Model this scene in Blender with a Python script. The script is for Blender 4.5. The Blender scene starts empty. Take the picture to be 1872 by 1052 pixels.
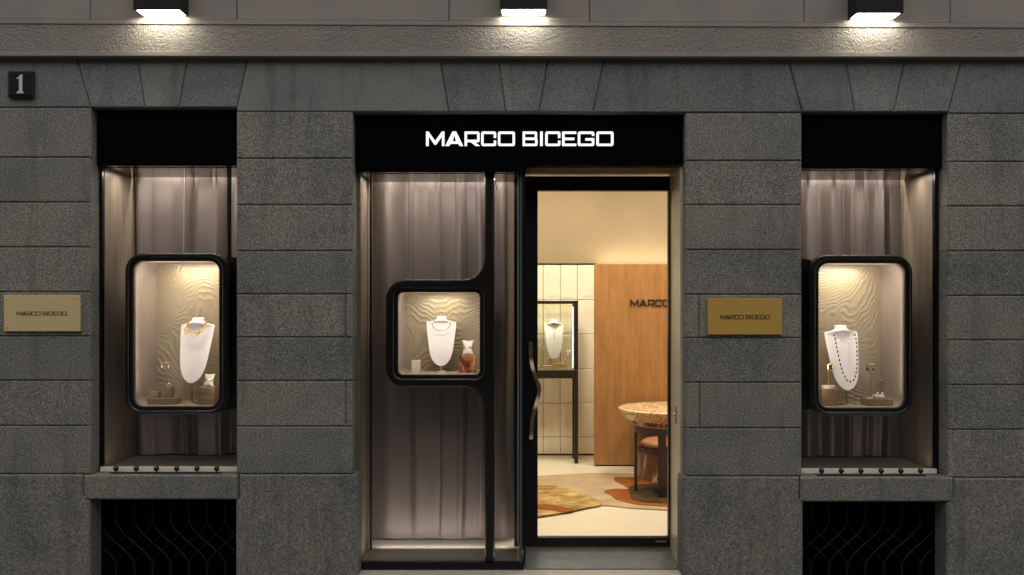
import bpy, bmesh, math, random
from mathutils import Vector, noise, Matrix

S = bpy.context.scene
C = S.collection
PI = math.pi
random.seed(7)

# ------------------------------------------------------------------ camera
CAMH, D0, F = 1.59, 5.5, 1650.0          # eye height, distance to the facade, focal length in photo pixels
cam = bpy.data.cameras.new('camera'); camo = bpy.data.objects.new('camera', cam); C.objects.link(camo)
camo.location = (0, -D0, CAMH); camo.rotation_euler = (PI/2, 0, 0)
cam.sensor_width = 36; cam.lens = F/1872*36
cam.shift_x = -4/1872; cam.shift_y = 39/1872
cam.clip_start = .05; cam.clip_end = 500
S.camera = camo

# ------------------------------------------------------------------ dusk sky, weak soft sun behind the street
SUN_EL, SUN_AZ = 5.0, 10.0
w = bpy.data.worlds.new('World'); S.world = w; w.use_nodes = True
nt = w.node_tree; nt.nodes.clear()
sky = nt.nodes.new('ShaderNodeTexSky'); sky.sky_type = 'NISHITA'; sky.sun_disc = False
sky.sun_elevation = math.radians(SUN_EL); sky.sun_rotation = math.radians(SUN_AZ)
bg = nt.nodes.new('ShaderNodeBackground'); bg.inputs[1].default_value = 0.15
wo = nt.nodes.new('ShaderNodeOutputWorld')
nt.links.new(sky.outputs[0], bg.inputs[0]); nt.links.new(bg.outputs[0], wo.inputs[0])
sl = bpy.data.lights.new('sun', 'SUN'); sl.energy = 1.08; sl.angle = math.radians(80); sl.color = (1, .905, .80)
so = bpy.data.objects.new('sun', sl); C.objects.link(so)
so.rotation_euler = (math.radians(90-42), 0, math.radians(6))

S.view_settings.view_transform = 'Standard'; S.view_settings.look = 'None'
S.view_settings.exposure = 0.9; S.view_settings.gamma = 1
S.cycles.use_denoising = True
S.cycles.max_bounces = 8; S.cycles.diffuse_bounces = 4; S.cycles.transparent_max_bounces = 12
S.cycles.sample_clamp_indirect = 4
S.cycles.caustics_reflective = False; S.cycles.caustics_refractive = False

# ------------------------------------------------------------------ helpers
def PX(px, d): return (px-940)*(D0+d)/F
def PZ(py, d): return CAMH-(py-565)*(D0+d)/F
def FLOORP(px, py, z):                       # photo pixel -> point on a level surface
    dist = (CAMH-z)*F/(py-565)
    return (px-940)*dist/F, dist-D0

def tag(o, label=None, cat=None, group=None, kind=None):
    if label: o['label'] = label
    if cat: o['category'] = cat
    if group: o['group'] = group
    if kind: o['kind'] = kind
    return o

def root(name, loc, label=None, cat=None, group=None, kind=None):
    o = bpy.data.objects.new(name, None); C.objects.link(o); o.location = loc; o.empty_display_size = .1
    return tag(o, label, cat, group, kind)

def world_loc(o):
    v = Vector((0, 0, 0))
    while o: v += o.location; o = o.parent
    return v

class MB:
    def __init__(s): s.v = []; s.f = []; s.smooth = False
    def add(s, v, f):
        n = len(s.v); s.v += [tuple(p) for p in v]; s.f += [tuple(i+n for i in q) for q in f]; return s
    def box(s, x0, x1, y0, y1, z0, z1):
        v = [(x, y, z) for x in (x0, x1) for y in (y0, y1) for z in (z0, z1)]
        return s.add(v, [(0,1,3,2),(4,6,7,5),(0,4,5,1),(2,3,7,6),(0,2,6,4),(1,5,7,3)])
    def bx(s, p0, p1, q0, q1, d0, d1):       # photo px rectangle at depth d0, extruded to d1
        return s.box(PX(p0, d0), PX(p1, d0), d0, d1, PZ(q1, d0), PZ(q0, d0))
    def prism(s, poly, y0, y1, inset=0, cham=0):  # poly: (x,z) world; front at y0
        n = len(poly); a = sum(poly[i][0]*poly[(i+1)%n][1]-poly[(i+1)%n][0]*poly[i][1] for i in range(n))
        if a < 0: poly = poly[::-1]
        def off(k):
            r = []
            for i in range(n):
                p, c, q = Vector(poly[i-1]), Vector(poly[i]), Vector(poly[(i+1)%n])
                e1 = (c-p).normalized(); e2 = (q-c).normalized()
                n1 = Vector((-e1.y, e1.x)); n2 = Vector((-e2.y, e2.x)); b = n1+n2
                b = b/max(.35, b.dot(n1)) if b.length > 1e-6 else n1
                r.append(c+b*k)
            return r
        if inset:
            fr = off(inset); v = [(p.x, y0, p.y) for p in fr]+[(p[0], y0+cham, p[1]) for p in poly]+[(p[0], y1, p[1]) for p in poly]; L = 3
        else:
            v = [(p[0], y0, p[1]) for p in poly]+[(p[0], y1, p[1]) for p in poly]; L = 2
        f = [tuple(range(n))]
        for k in range(L-1):
            for i in range(n):
                j = (i+1) % n; f.append((k*n+i, (k+1)*n+i, (k+1)*n+j, k*n+j))
        f.append(tuple((L-1)*n+i for i in range(n-1, -1, -1)))
        return s.add(v, f)
    def lathe(s, prof, c, seg=32):
        v = []; m = len(prof)
        for i in range(seg):
            a = 2*PI*i/seg
            for r, z in prof: v.append((c[0]+r*math.cos(a), c[1]+r*math.sin(a), c[2]+z))
        f = []
        for i in range(seg):
            j = (i+1) % seg
            for k in range(m-1): f.append((i*m+k, j*m+k, j*m+k+1, i*m+k+1))
        if prof[0][0] > 1e-5: f.append(tuple(i*m for i in range(seg-1, -1, -1)))
        if prof[-1][0] > 1e-5: f.append(tuple(i*m+m-1 for i in range(seg)))
        return s.add(v, f)
    def ball(s, c, r, seg=12, rings=8, sc=(1, 1, 1)):
        v = [(c[0], c[1], c[2]-r*sc[2])]
        for i in range(1, rings):
            t = PI*i/rings
            for k in range(seg):
                a = 2*PI*k/seg; v.append((c[0]+r*sc[0]*math.sin(t)*math.cos(a), c[1]+r*sc[1]*math.sin(t)*math.sin(a), c[2]-r*sc[2]*math.cos(t)))
        v.append((c[0], c[1], c[2]+r*sc[2])); e = len(v)-1
        f = [(0, 1+(k+1) % seg, 1+k) for k in range(seg)]
        for i in range(rings-2):
            for k in range(seg):
                a = 1+i*seg+k; b = 1+i*seg+(k+1) % seg; f.append((a, b, b+seg, a+seg))
        f += [(e, 1+(rings-2)*seg+k, 1+(rings-2)*seg+(k+1) % seg) for k in range(seg)]
        return s.add(v, f)
    def tube(s, pts, r, seg=8, closed=False, flat=1.0, up=Vector((0, 0, 1))):
        pts = [Vector(p) for p in pts]; n = len(pts); v = []; rr = r if isinstance(r, (list, tuple)) else [r]*n
        for i, p in enumerate(pts):
            a = pts[(i-1) % n] if (closed or i > 0) else p
            b = pts[(i+1) % n] if (closed or i < n-1) else p
            t = (b-a).normalized(); u = t.cross(up)
            if u.length < 1e-3: u = t.cross(Vector((1, 0, 0)))
            u.normalize(); q = t.cross(u)
            for k in range(seg):
                g = 2*PI*k/seg; v.append(p+u*rr[i]*math.cos(g)+q*rr[i]*flat*math.sin(g))
        f = []
        for i in range(n if closed else n-1):
            j = (i+1) % n
            for k in range(seg):
                l = (k+1) % seg; f.append((i*seg+k, i*seg+l, j*seg+l, j*seg+k))
        if not closed: f += [tuple(range(seg-1, -1, -1)), tuple((n-1)*seg+k for k in range(seg))]
        return s.add(v, f)
    def obj(s, name, mat, parent=None, smooth=False, bevel=0, loc=None, auto=40, **kw):
        off = world_loc(parent) if parent else Vector(loc or (0, 0, 0))
        me = bpy.data.meshes.new(name)
        me.from_pydata([(p[0]-off.x, p[1]-off.y, p[2]-off.z) for p in s.v], [], s.f)
        bm = bmesh.new(); bm.from_mesh(me); bmesh.ops.recalc_face_normals(bm, faces=bm.faces)
        if smooth:
            for fc in bm.faces: fc.smooth = True
            for e in bm.edges:
                if len(e.link_faces) == 2 and e.calc_face_angle(0) > math.radians(auto): e.smooth = False
        bm.to_mesh(me); bm.free()
        me.materials.append(mat)
        o = bpy.data.objects.new(name, me); C.objects.link(o)
        if parent: o.parent = parent
        else: o.location = off
        if bevel:
            b = o.modifiers.new('bevel', 'BEVEL'); b.width = bevel; b.segments = 2; b.limit_method = 'ANGLE'; b.angle_limit = math.radians(35)
        return tag(o, **kw)

def copy_tree(o, parent=None):
    c = o.copy(); C.objects.link(c); c.parent = parent
    for ch in list(o.children): copy_tree(ch, c)
    return c

def rpoly(pts, n=8):
    """closed polygon of (x, z, radius) -> points with rounded corners"""
    out = []; m = len(pts)
    for i in range(m):
        p, c, q = Vector(pts[i-1][:2]), Vector(pts[i][:2]), Vector(pts[(i+1) % m][:2]); r = pts[i][2]
        if r <= 0: out.append(tuple(c)); continue
        e1 = (p-c).normalized(); e2 = (q-c).normalized(); ang = e1.angle(e2)
        t = r/math.tan(ang/2); ctr = c+(e1+e2).normalized()*(r/math.sin(ang/2))
        a = c+e1*t-ctr; b = c+e2*t-ctr
        a0 = math.atan2(a.y, a.x); a1 = math.atan2(b.y, b.x)
        da = (a1-a0+PI) % (2*PI)-PI
        for k in range(n+1):
            g = a0+da*k/n; out.append((ctr.x+r*math.cos(g), ctr.y+r*math.sin(g)))
    return out
def rrect(x0, x1, z0, z1, r, n=8): return rpoly([(x0, z0, r), (x1, z0, r), (x1, z1, r), (x0, z1, r)], n)

def filled(name, loops, y0, y1, mat, parent=None, bevel=0, res=3, **kw):
    """flat shape with holes in the XZ plane, thickness y0..y1, rounded edges"""
    cu = bpy.data.curves.new(name, 'CURVE'); cu.dimensions = '2D'; cu.fill_mode = 'BOTH'
    for lp in loops:
        sp = cu.splines.new('POLY'); sp.points.add(len(lp)-1); sp.use_cyclic_u = True
        for i, p in enumerate(lp): sp.points[i].co = (p[0], p[1], 0, 1)
    cu.extrude = abs(y1-y0)/2-bevel; cu.bevel_depth = bevel; cu.bevel_resolution = res; cu.offset = -bevel
    t = bpy.data.objects.new('tmp', cu); C.objects.link(t)
    me = bpy.data.meshes.new_from_object(t.evaluated_get(bpy.context.evaluated_depsgraph_get()))
    bpy.data.objects.remove(t); bpy.data.curves.remove(cu)
    ym = (y0+y1)/2; off = world_loc(parent) if parent else Vector((0, 0, 0))
    for v in me.vertices:
        x, z, y = v.co; v.co = (x-off.x, ym-y-off.y, z-off.z)
    me.name = name
    bm = bmesh.new(); bm.from_mesh(me); bmesh.ops.remove_doubles(bm, verts=bm.verts, dist=1e-5)
    bmesh.ops.recalc_face_normals(bm, faces=bm.faces)
    for fc in bm.faces: fc.smooth = bevel > .003
    for e in bm.edges:
        if len(e.link_faces) == 2 and e.calc_face_angle(0) > math.radians(40): e.smooth = False
    bm.to_mesh(me); bm.free()
    me.materials.clear(); me.materials.append(mat)
    o = bpy.data.objects.new(name, me); C.objects.link(o)
    if parent: o.parent = parent
    return tag(o, **kw)

def rtube(mb, loop, y0, y1, steps=1):
    n = len(loop); v = []
    for k in range(steps+1):
        y = y0+(y1-y0)*k/steps; v += [(p[0], y, p[1]) for p in loop]
    mb.add(v, [(k*n+i, k*n+(i+1) % n, (k+1)*n+(i+1) % n, (k+1)*n+i) for k in range(steps) for i in range(n)])
    return mb

def area(name, loc, sx, sy, power, color, rot=(0, 0, 0), parent=None, spread=180):
    l = bpy.data.lights.new(name, 'AREA'); l.shape = 'RECTANGLE'; l.size = sx; l.size_y = sy
    l.energy = power; l.color = color; l.spread = math.radians(spread)
    o = bpy.data.objects.new(name, l); C.objects.link(o)
    if parent: o.parent = parent; o.location = Vector(loc)-world_loc(parent)
    else: o.location = loc
    o.rotation_euler = rot
    return o

# ------------------------------------------------------------------ materials
class N:
    def __init__(s, name):
        s.m = bpy.data.materials.new(name); s.m.use_nodes = True; s.t = s.m.node_tree
        s.p = s.t.nodes['Principled BSDF']; s.out = s.t.nodes['Material Output']; s._c = None
    def n(s, typ, **kw):
        x = s.t.nodes.new('ShaderNode'+typ)
        for k, v in kw.items():
            if k.startswith('i_'):
                k = k[2:]; x.inputs[int(k) if k.isdigit() else k.replace('_', ' ')].default_value = v
            else: setattr(x, k, v)
        return x
    def l(s, a, b): s.t.links.new(a, b)
    def coord(s, scale=(1, 1, 1)):
        tc = s._c or s.n('TexCoord'); s._c = tc
        mp = s.n('Mapping'); mp.inputs['Scale'].default_value = scale; s.l(tc.outputs['Object'], mp.inputs[0]); return mp.outputs[0]
    def noise(s, scale, detail=4, rough=.6, vec=None, dist=0):
        x = s.n('TexNoise', i_Scale=scale, i_Detail=detail, i_Roughness=rough, i_Distortion=dist)
        s.l(vec or s.coord(), x.inputs['Vector']); return x.outputs['Fac']
    def ramp(s, fac, stops, interp='LINEAR'):
        r = s.n('ValToRGB'); r.color_ramp.interpolation = interp; e = r.color_ramp.elements
        while len(e) < len(stops): e.new(.5)
        for i, (p, c) in enumerate(stops):
            e[i].position = p; e[i].color = (*c, 1) if len(c) == 3 else c
        s.l(fac, r.inputs[0]); return r.outputs[0]
    def mix(s, fac, a, b, mode='MIX'):
        x = s.n('Mix', data_type='RGBA', blend_type=mode)
        for sock, v in ((x.inputs[0], fac), (x.inputs[6], a), (x.inputs[7], b)):
            if hasattr(v, 'links'): s.l(v, sock)
            elif isinstance(v, (int, float)): sock.default_value = v
            else: sock.default_value = (*v, 1)
        return x.outputs[2]
    def math(s, op, a, b=0):
        x = s.n('Math', operation=op)
        for i, v in enumerate((a, b)):
            if hasattr(v, 'links'): s.l(v, x.inputs[i])
            else: x.inputs[i].default_value = v
        return x.outputs[0]
    def bump(s, h, strength, dist, prev=None):
        b = s.n('Bump', i_Strength=strength, i_Distance=dist); s.l(h, b.inputs['Height'])
        if prev: s.l(prev, b.inputs['Normal'])
        return b.outputs[0]
    def set(s, color=None, rough=None, metal=None, normal=None, spec=None, **kw):
        for k, v in (('Base Color', color), ('Roughness', rough), ('Metallic', metal), ('Normal', normal), ('Specular IOR Level', spec), *kw.items()):
            if v is None: continue
            k = k.replace('_', ' ')
            if hasattr(v, 'links'): s.l(v, s.p.inputs[k])
            elif isinstance(v, (tuple, list)): s.p.inputs[k].default_value = (*v, 1) if len(v) == 3 else v
            else: s.p.inputs[k].default_value = v
        return s.m

def M_stone(name, tint, lo=.55, hi=1.5, stain=(.30, .25, .19), under=False):
    m = N(name)
    grain = m.noise(95, 3, .8); grain2 = m.noise(230, 2, .7); big = m.noise(2.2, 5, .62); mid = m.noise(14, 4, .6)
    g = m.ramp(grain, [(.33, (lo*.55,)*3), (.45, (lo*1.35,)*3), (.55, (1.02,)*3), (.68, (hi*1.05,)*3)])
    g2 = m.ramp(grain2, [(.34, (.5,)*3), (.5, (1,)*3), (.68, (1.55,)*3)])
    geo = m.n('NewGeometry'); isl = m.ramp(geo.outputs['Random Per Island'], [(0, (.86, .87, .89)), (.5, (1, 1, 1)), (1, (1.14, 1.11, 1.06))])
    c = m.mix(1, tint, g, 'MULTIPLY'); c = m.mix(1, c, g2, 'MULTIPLY'); c = m.mix(1, c, isl, 'MULTIPLY')
    b = m.ramp(big, [(.32, (.74, .76, .80)), (.5, (1, 1, 1)), (.7, (1.16, 1.08, .98))]); c = m.mix(1, c, b, 'MULTIPLY')
    st = m.ramp(mid, [(.56, (0, 0, 0)), (.75, (.35, .35, .35))]); c = m.mix(m.math('MULTIPLY', st, m.ramp(big, [(.5, (0,)*3), (.62, (1,)*3)])), c, stain)
    dr = m.noise(3.2, 4, .6, m.coord((2.6, 1, .35))); c = m.mix(m.ramp(dr, [(.54, (0,)*3), (.72, (.45,)*3)]), c, (.075, .072, .068))
    pos = m.n('SeparateXYZ'); m.l(m._c.outputs['Object'], pos.inputs[0])
    if under:                                    # brown run-off stain under the ledge, ragged lower edge
        hgt = m.math('ADD', pos.outputs[2], m.math('MULTIPLY', m.noise(5, 5, .7), .16))
        c = m.mix(m.ramp(m.math('SUBTRACT', hgt, 3.22), [(.08, (0,)*3), (.16, (.55,)*3)]), c, (.16, .105, .07))
    nm = m.bump(grain, .9, .006); nm = m.bump(grain2, .5, .003, nm); nm = m.bump(mid, .4, .008, nm)
    return m.set(color=c, rough=.82, normal=nm, spec=.25)
STONE = M_stone('granite', (.235, .225, .205))
STONE_SMOOTH = M_stone('dressed granite', (.18, .187, .192), .78, 1.25, (.20, .15, .11), True)
STONE_BASE = M_stone('plinth granite', (.225, .215, .20))

def M_plaster(name, col, sc, st, dist):
    m = N(name); a = m.noise(sc, 5, .55, dist=.6); b = m.noise(3, 4, .6); h = m.noise(40, 3, .6, m.coord((.25, 1, 2.2)))
    c = m.mix(1, col, m.ramp(b, [(.3, (.86, .86, .88)), (.7, (1.1, 1.06, 1.0))]), 'MULTIPLY')
    nm = m.bump(a, st, dist); nm = m.bump(h, .35, .004, nm)
    return m.set(color=c, rough=.75, normal=nm, spec=.3)
PLASTER = M_plaster('smooth render', (.275, .253, .23), 70, .35, .004)
FRIEZE = M_plaster('rough render', (.29, .268, .24), 76, 1.0, .018)

def M_plain(name, col, rough=.5, metal=0, spec=.5, nsc=None, amt=.12, bump=0, **kw):
    m = N(name); c = col; nm = None
    if nsc:
        a = m.noise(nsc, 4, .6); c = m.mix(1, col, m.ramp(a, [(.3, (1-amt,)*3), (.7, (1+amt,)*3)]), 'MULTIPLY')
        if bump: nm = m.bump(a, .5, bump)
    return m.set(color=c, rough=rough, metal=metal, spec=spec, normal=nm, **kw)
BLACK = M_plain('black lacquered metal', (.0035, .0035, .006), .30, 0, .35, 8, .2)
FASCIA_M = M_plain('black glossy panel', (.0012, .0014, .003), .18, 0, .22)
DOORM = M_plain('matt black frame', (.007, .007, .0085), .38, 0, .4, 12, .2)
VITR = M_plain('dark bronze black', (.009, .008, .009), .33, 0, .5, 20, .2)
VOID = M_plain('dark void', (.004, .004, .004), .9, 0, .1)
IRON = M_plain('old iron', (.012, .0118, .0115), .6, .3, .4, 60, .3)
DARKBRONZE = M_plain('dark bronze', (.024, .015, .011), .42, .3, .5, 20, .2)
BRASS = M_plain('brass rod', (.62, .46, .25), .28, 1)
GOLD = M_plain('gold', (.95, .66, .28), .2, 1)
SILVER = M_plain('pale gold', (.72, .62, .48), .2, 1)
DKSTONE = M_plain('dark gem', (.07, .05, .05), .15, 0, .7)
PEARL = M_plain('pearl', (.75, .70, .62), .2, 0, .7)
BUSTM = M_plain('off white leatherette', (.84, .79, .77), .5, 0, .3, 300, .03, .0005)
PILLOW = M_plain('white cushion', (.74, .68, .62), .6, 0, .3)
LINER = M_plain('beige lining', (.33, .27, .23), .6, 0, .3, 5, .05)
CREAMBOX = M_plain('cream leather', (.60, .47, .38), .55, 0, .3, 90, .15, .001)
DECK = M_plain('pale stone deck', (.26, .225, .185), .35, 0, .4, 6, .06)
LACQ = M_plain('black ball', (.004, .003, .005), .12, 0, .7)
LEATHER = M_plain('tan leather', (.30, .115, .055), .45, 0, .4, 40, .06)
CHAIRW = M_plain('dark stained wood', (.050, .021, .018), .42, 0, .4, 30, .2)
WALLP = M_plain('warm plaster', (.34, .262, .17), .8, 0, .2, 1.6, .09)
FLOORM = M_plain('pale resin floor', (.76, .68, .55), .28, 0, .45, 1.2, .05)
CEILM = M_plain('ceiling paint', (.7, .62, .5), .8)
GREYM = M_plain('grey threshold', (.135, .14, .15), .45, .2, .5, 14, .18, .002)
SLABM = M_plain('pale limestone slab', (.46, .42, .35), .7, 0, .3, 25, .12, .004)
PAVE = M_plain('pavement stone', (.16, .155, .145), .75, 0, .3, 6, .15, .004)
EDGE = M_plain('glass edge', (.06, .085, .085), .2, 0, .6)
STEEL = M_plain('steel screw', (.6, .57, .5), .3, 1)
NUMW = M_plain('enamel white', (.55, .55, .53), .5)
ENGR = M_plain('engraved black', (.012, .008, .006), .5)
WHITEM = M_plain('white trim', (.72, .68, .6), .5)
TAUPE = M_plain('taupe metal', (.10, .075, .06), .4, .5)

def M_brass(name, col, rough):
    m = N(name); a = m.noise(9, 4, .7, m.coord((1, 1, 26)))
    return m.set(color=m.mix(1, col, m.ramp(a, [(.3, (.9,)*3), (.7, (1.08,)*3)]), 'MULTIPLY'), rough=rough, metal=.25, normal=m.bump(m.noise(60, 2, .5, m.coord((.4, 1, 18))), .12, .001))
PLATE_A = M_brass('brushed brass', (.82, .62, .32), .3)
PLATE_B = M_brass('satin gold', (.62, .37, .09), .42)

def M_wood(name, c1, c2, rough=.4, sx=9, spec=.4, axis='z'):
    m = N(name); sc = (sx, sx, .55) if axis == 'z' else (.55, sx, sx)
    a = m.noise(2.4, 6, .62, m.coord(sc), dist=.8); b = m.noise(22, 3, .7, m.coord((sx*.8, sx*.8, .35) if axis == 'z' else (.35, sx, sx)))
    c = m.mix(a, c1, c2); c = m.ramp(a, [(.3, c1), (.7, c2)])
    c = m.mix(1, c, m.ramp(b, [(.35, (.84,)*3), (.6, (1.04,)*3)]), 'MULTIPLY')
    return m.set(color=c, rough=rough, normal=m.bump(b, .12, .001), spec=spec)
OAK = M_wood('warm oak veneer', (.29, .135, .045), (.41, .205, .078), .42, 6)
ASH = M_wood('pale ash panel', (.20, .158, .12), (.30, .245, .185), .42, 7)
BURL = M_wood('light wood block', (.20, .125, .075), (.31, .205, .13), .4, 14, axis='x')
SOFF = M_wood('figured wood soffit', (.14, .095, .058), (.24, .165, .10), .3, 3, .5, 'x')
JAMB = M_wood('door jamb wood', (.56, .49, .37), (.70, .62, .49), .35, 7)

def M_silk(name, c1):
    m = N(name); a = m.noise(3, 2, .5)
    return m.set(color=m.mix(1, c1, m.ramp(a, [(.3, (.93,)*3), (.7, (1.05,)*3)]), 'MULTIPLY'), rough=.42, metal=.42, spec=.35, Sheen_Weight=.2, normal=m.bump(m.noise(9, 4, .6, m.coord((1, 1, .35))), .25, .012))
SILK = M_silk('taupe satin', (.235, .197, .182))

def M_glass(name, tint=(1, 1, 1), k=.55):
    m = N(name); tr = m.n('BsdfTransparent'); tr.inputs[0].default_value = (*tint, 1)
    gl = m.n('BsdfGlossy'); gl.inputs['Roughness'].default_value = .02
    fr = m.n('Fresnel'); fr.inputs[0].default_value = 1.45
    mx = m.n('MixShader'); m.l(m.math('MULTIPLY', fr.outputs[0], k), mx.inputs[0]); m.l(tr.outputs[0], mx.inputs[1]); m.l(gl.outputs[0], mx.inputs[2])
    m.t.nodes.remove(m.p); m.l(mx.outputs[0], m.out.inputs[0]); return m.m
GLASS = M_glass('clear glass', (.97, .98, .97))
GLASS2 = M_glass('cabinet glass', (.98, .98, .94), .8)

def M_emit(name, col, st):
    m = N(name); return m.set(color=(.8, .8, .8), Emission_Color=col, Emission_Strength=st)
SIGNLIT = M_emit('lit sign letters', (1, 1, 1), .5)
LAMPLENS = M_emit('frosted lamp lens', (1, .94, .78), 21)
LEDM = M_emit('led strip', (1, .90, .72), 1.3)

def M_marble(name, stops, sc, dist=3, rough=.18, stretch=(1, 1, 1)):
    m = N(name); a = m.noise(sc, 7, .6, m.coord(stretch), dist=dist)
    return m.set(color=m.ramp(a, stops), rough=rough, spec=.5)
REDMARBLE = M_marble('red onyx', [(.33, (.07, .018, .008)), (.44, (.19, .055, .02)), (.5, (.30, .11, .045)), (.58, (.46, .25, .13)), (.68, (.20, .06, .02))], 9, 1.6)
TABLEMARBLE = M_marble('brown veined marble', [(.34, (.05, .018, .008)), (.45, (.16, .058, .02)), (.50, (.26, .12, .05)), (.52, (.75, .58, .40)), (.545, (.62, .42, .25)), (.565, (.14, .05, .018)), (.7, (.08, .035, .015))], 2.4, 1.6, .2, (1, 1, .5))
LITMARBLE = M_marble('lit veined marble', [(.34, (.38, .17, .055)), (.43, (.74, .56, .34)), (.49, (.84, .70, .46)), (.53, (.36, .15, .04)), (.58, (.80, .62, .38)), (.7, (.45, .24, .10))], 4.0, 1.6, .15)  # tabletop tone: ceiling light on the marble put into the colour
HONEY = M_plain('honey block', (.72, .50, .22), .35)

def M_rug(name, stops, sc, bd=.012):
    m = N(name); a = m.noise(sc, 5, .6, m.coord((.8, 1.1, 1)), dist=.4); b = m.noise(260, 2, .6)
    return m.set(color=m.ramp(a, stops), rough=.85, normal=m.bump(a, .7, bd, m.bump(b, .5, .003)), spec=.1)
RUG_B = M_rug('beige wool', [(.3, (.34, .245, .15)), (.7, (.47, .36, .24))], 6)
RUG_G = M_rug('golden wool', [(.34, (.22, .13, .04)), (.5, (.37, .24, .09)), (.66, (.60, .44, .20))], 10, .02)
RUG_O = M_rug('orange wool', [(.3, (.20, .055, .010)), (.7, (.31, .095, .02))], 8)
RUG_K = M_rug('umber wool', [(.3, (.04, .024, .011)), (.7, (.095, .06, .03))], 10)

# ------------------------------------------------------------------ lettering (wide squared capitals drawn as outlines)
ST, SB = .165, .145
def gl_O(w): return [rrect(0, w, 0, 1, .13, 4), rrect(ST, w-ST, SB, 1-SB, .035, 2)[::-1]]
def gl_C(w, lo=.36, hi=.57):
    return [rpoly([(w, 0, .13), (w, lo, 0), (w-ST, lo, 0), (w-ST, SB, .02), (ST, SB, .03), (ST, 1-SB, .03), (w-ST, 1-SB, .02), (w-ST, hi, 0), (w, hi, 0), (w, 1, .13), (0, 1, .13), (0, 0, .13)], 4)]
def gl_G(w): return [rpoly([(w, 0, .13), (w, .53, 0), (.46*w, .53, 0), (.46*w, .39, 0), (w-ST, .39, 0), (w-ST, SB, .02), (ST, SB, .03), (ST, 1-SB, .03), (w-ST, 1-SB, .02), (w-ST, .72, 0), (w, .72, 0), (w, 1, .13), (0, 1, .13), (0, 0, .13)], 4)]
def gl_E(w): return [[(0, 0), (w, 0), (w, SB), (ST, SB), (ST, .42), (w-.13, .42), (w-.13, .57), (ST, .57), (ST, 1-SB), (w, 1-SB), (w, 1), (0, 1)]]
def gl_I(w): return [[(0, 0), (w, 0), (w, 1), (0, 1)]]
def gl_B(w): return [rpoly([(0, 0, 0), (w, 0, .13), (w, .49, .1), (w-.05, .52, .02), (w-.03, .56, .02), (w-.03, 1, .13), (0, 1, 0)], 4),
                     [(ST, SB), (ST, .43), (w-ST, .43), (w-ST, SB)], [(ST, .58), (ST, 1-SB), (w-.03-ST, 1-SB), (w-.03-ST, .58)]]
def gl_R(w): return [rpoly([(0, 0, 0), (ST, 0, 0), (ST, .27, 0), (.42*w, .27, 0), (w-.27, 0, 0), (w+.02, 0, 0), (.66*w, .27, 0), (w, .27, .13), (w, 1, .13), (0, 1, 0)], 4),
                     [(ST, .42), (ST, 1-SB), (w-ST, 1-SB), (w-ST, .42)]]
def gl_A(w): return [[(0, 0), (.23, 0), (.37, .16), (w-.37, .16), (w-.23, 0), (w, 0), (w/2+.13, 1), (w/2-.13, 1)],
                     [(.50, .31), (w/2, .80), (w-.50, .31)]]
def gl_M(w): return [[(0, 0), (.17, 0), (.17, .70), (w/2-.07, .10), (w/2+.07, .10), (w-.17, .70), (w-.17, 0), (w, 0), (w, 1), (w-.17, 1), (w/2, .34), (.17, 1), (0, 1)]]
WORD = [(gl_M, 0, 1.286), (gl_A, 1.364, 2.61), (gl_R, 2.714, 3.766), (gl_C, 3.883, 4.935), (gl_O, 5.065, 6.26), (gl_B, 6.805, 7.857), (gl_I, 8.04, 8.22), (gl_C, 8.403, 9.468), (gl_E, 9.597, 10.584), (gl_G, 10.70, 11.857), (gl_O, 12.01, 13.21)]
def lettering(x0, x1, z0, z1, y0, y1, mat, parent, name='lettering', **kw):
    h = z1-z0; k = (x1-x0)/13.21; loops = []
    for g, a, b in WORD:
        for lp in g(b-a): loops.append([(x0+(a+p[0])*k, z0+p[1]*h) for p in lp])
    return filled(name, loops, y0, y1, mat, parent, **kw)

# ------------------------------------------------------------------ ground and street
MB().box(-22, 22, -15, -.02, -.40, -.16).obj('pavement', PAVE, kind='structure')
slab = MB().box(-.985, 1.045, -.02, .58, -.40, -.035).obj('doorstep_slab', SLABM, bevel=.004)
tag(slab, 'pale limestone slab across the foot of the entrance bay', 'doorstep')

OB = root('opposite_building', (0, -15, -.16), 'dark rendered house front with shuttered windows across the street', 'building')
MB().box(-22, 22, -17, -15, -.16, 10.5).obj('wall', M_plain('dark render', (.05, .045, .04), .9, 0, .1, 2, .2), OB)
for i in range(-5, 6):
    for j in range(3): MB().box(i*3.2-.55, i*3.2+.55, -15.02, -14.95, .9+j*3.1, 2.7+j*3.1).obj('shutter', VOID, OB)
# ------------------------------------------------------------------ building
B = root('shop_building', (0, 0, -.16), 'grey granite street facade with pale frieze above two windows and a glass shopfront', 'building')
def P(poly, d=0): return [(PX(x, d), PZ(y, d)) for x, y in poly]
GAP = .45
def block(mb, poly, d=None, ins=.007):
    d = random.uniform(0, .003) if d is None else d+random.uniform(0, .002)
    cx = sum(p[0] for p in poly)/len(poly); pts = []
    q = P(poly); mb.prism(q, d, .15, ins, ins)
def shrink(poly, g=GAP):
    n = len(poly); out = []
    a = sum(poly[i][0]*poly[(i+1)%n][1]-poly[(i+1)%n][0]*poly[i][1] for i in range(n)); sgn = 1 if a > 0 else -1
    for i in range(n):
        p, c, q = Vector(poly[i-1]), Vector(poly[i]), Vector(poly[(i+1)%n])
        e1 = (c-p).normalized(); e2 = (q-c).normalized()
        n1 = Vector((-e1.y, e1.x))*sgn; n2 = Vector((-e2.y, e2.x))*sgn; b = n1+n2; b = b/max(.35, b.dot(n1))
        out.append(tuple(c+b*g))
    return out

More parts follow.
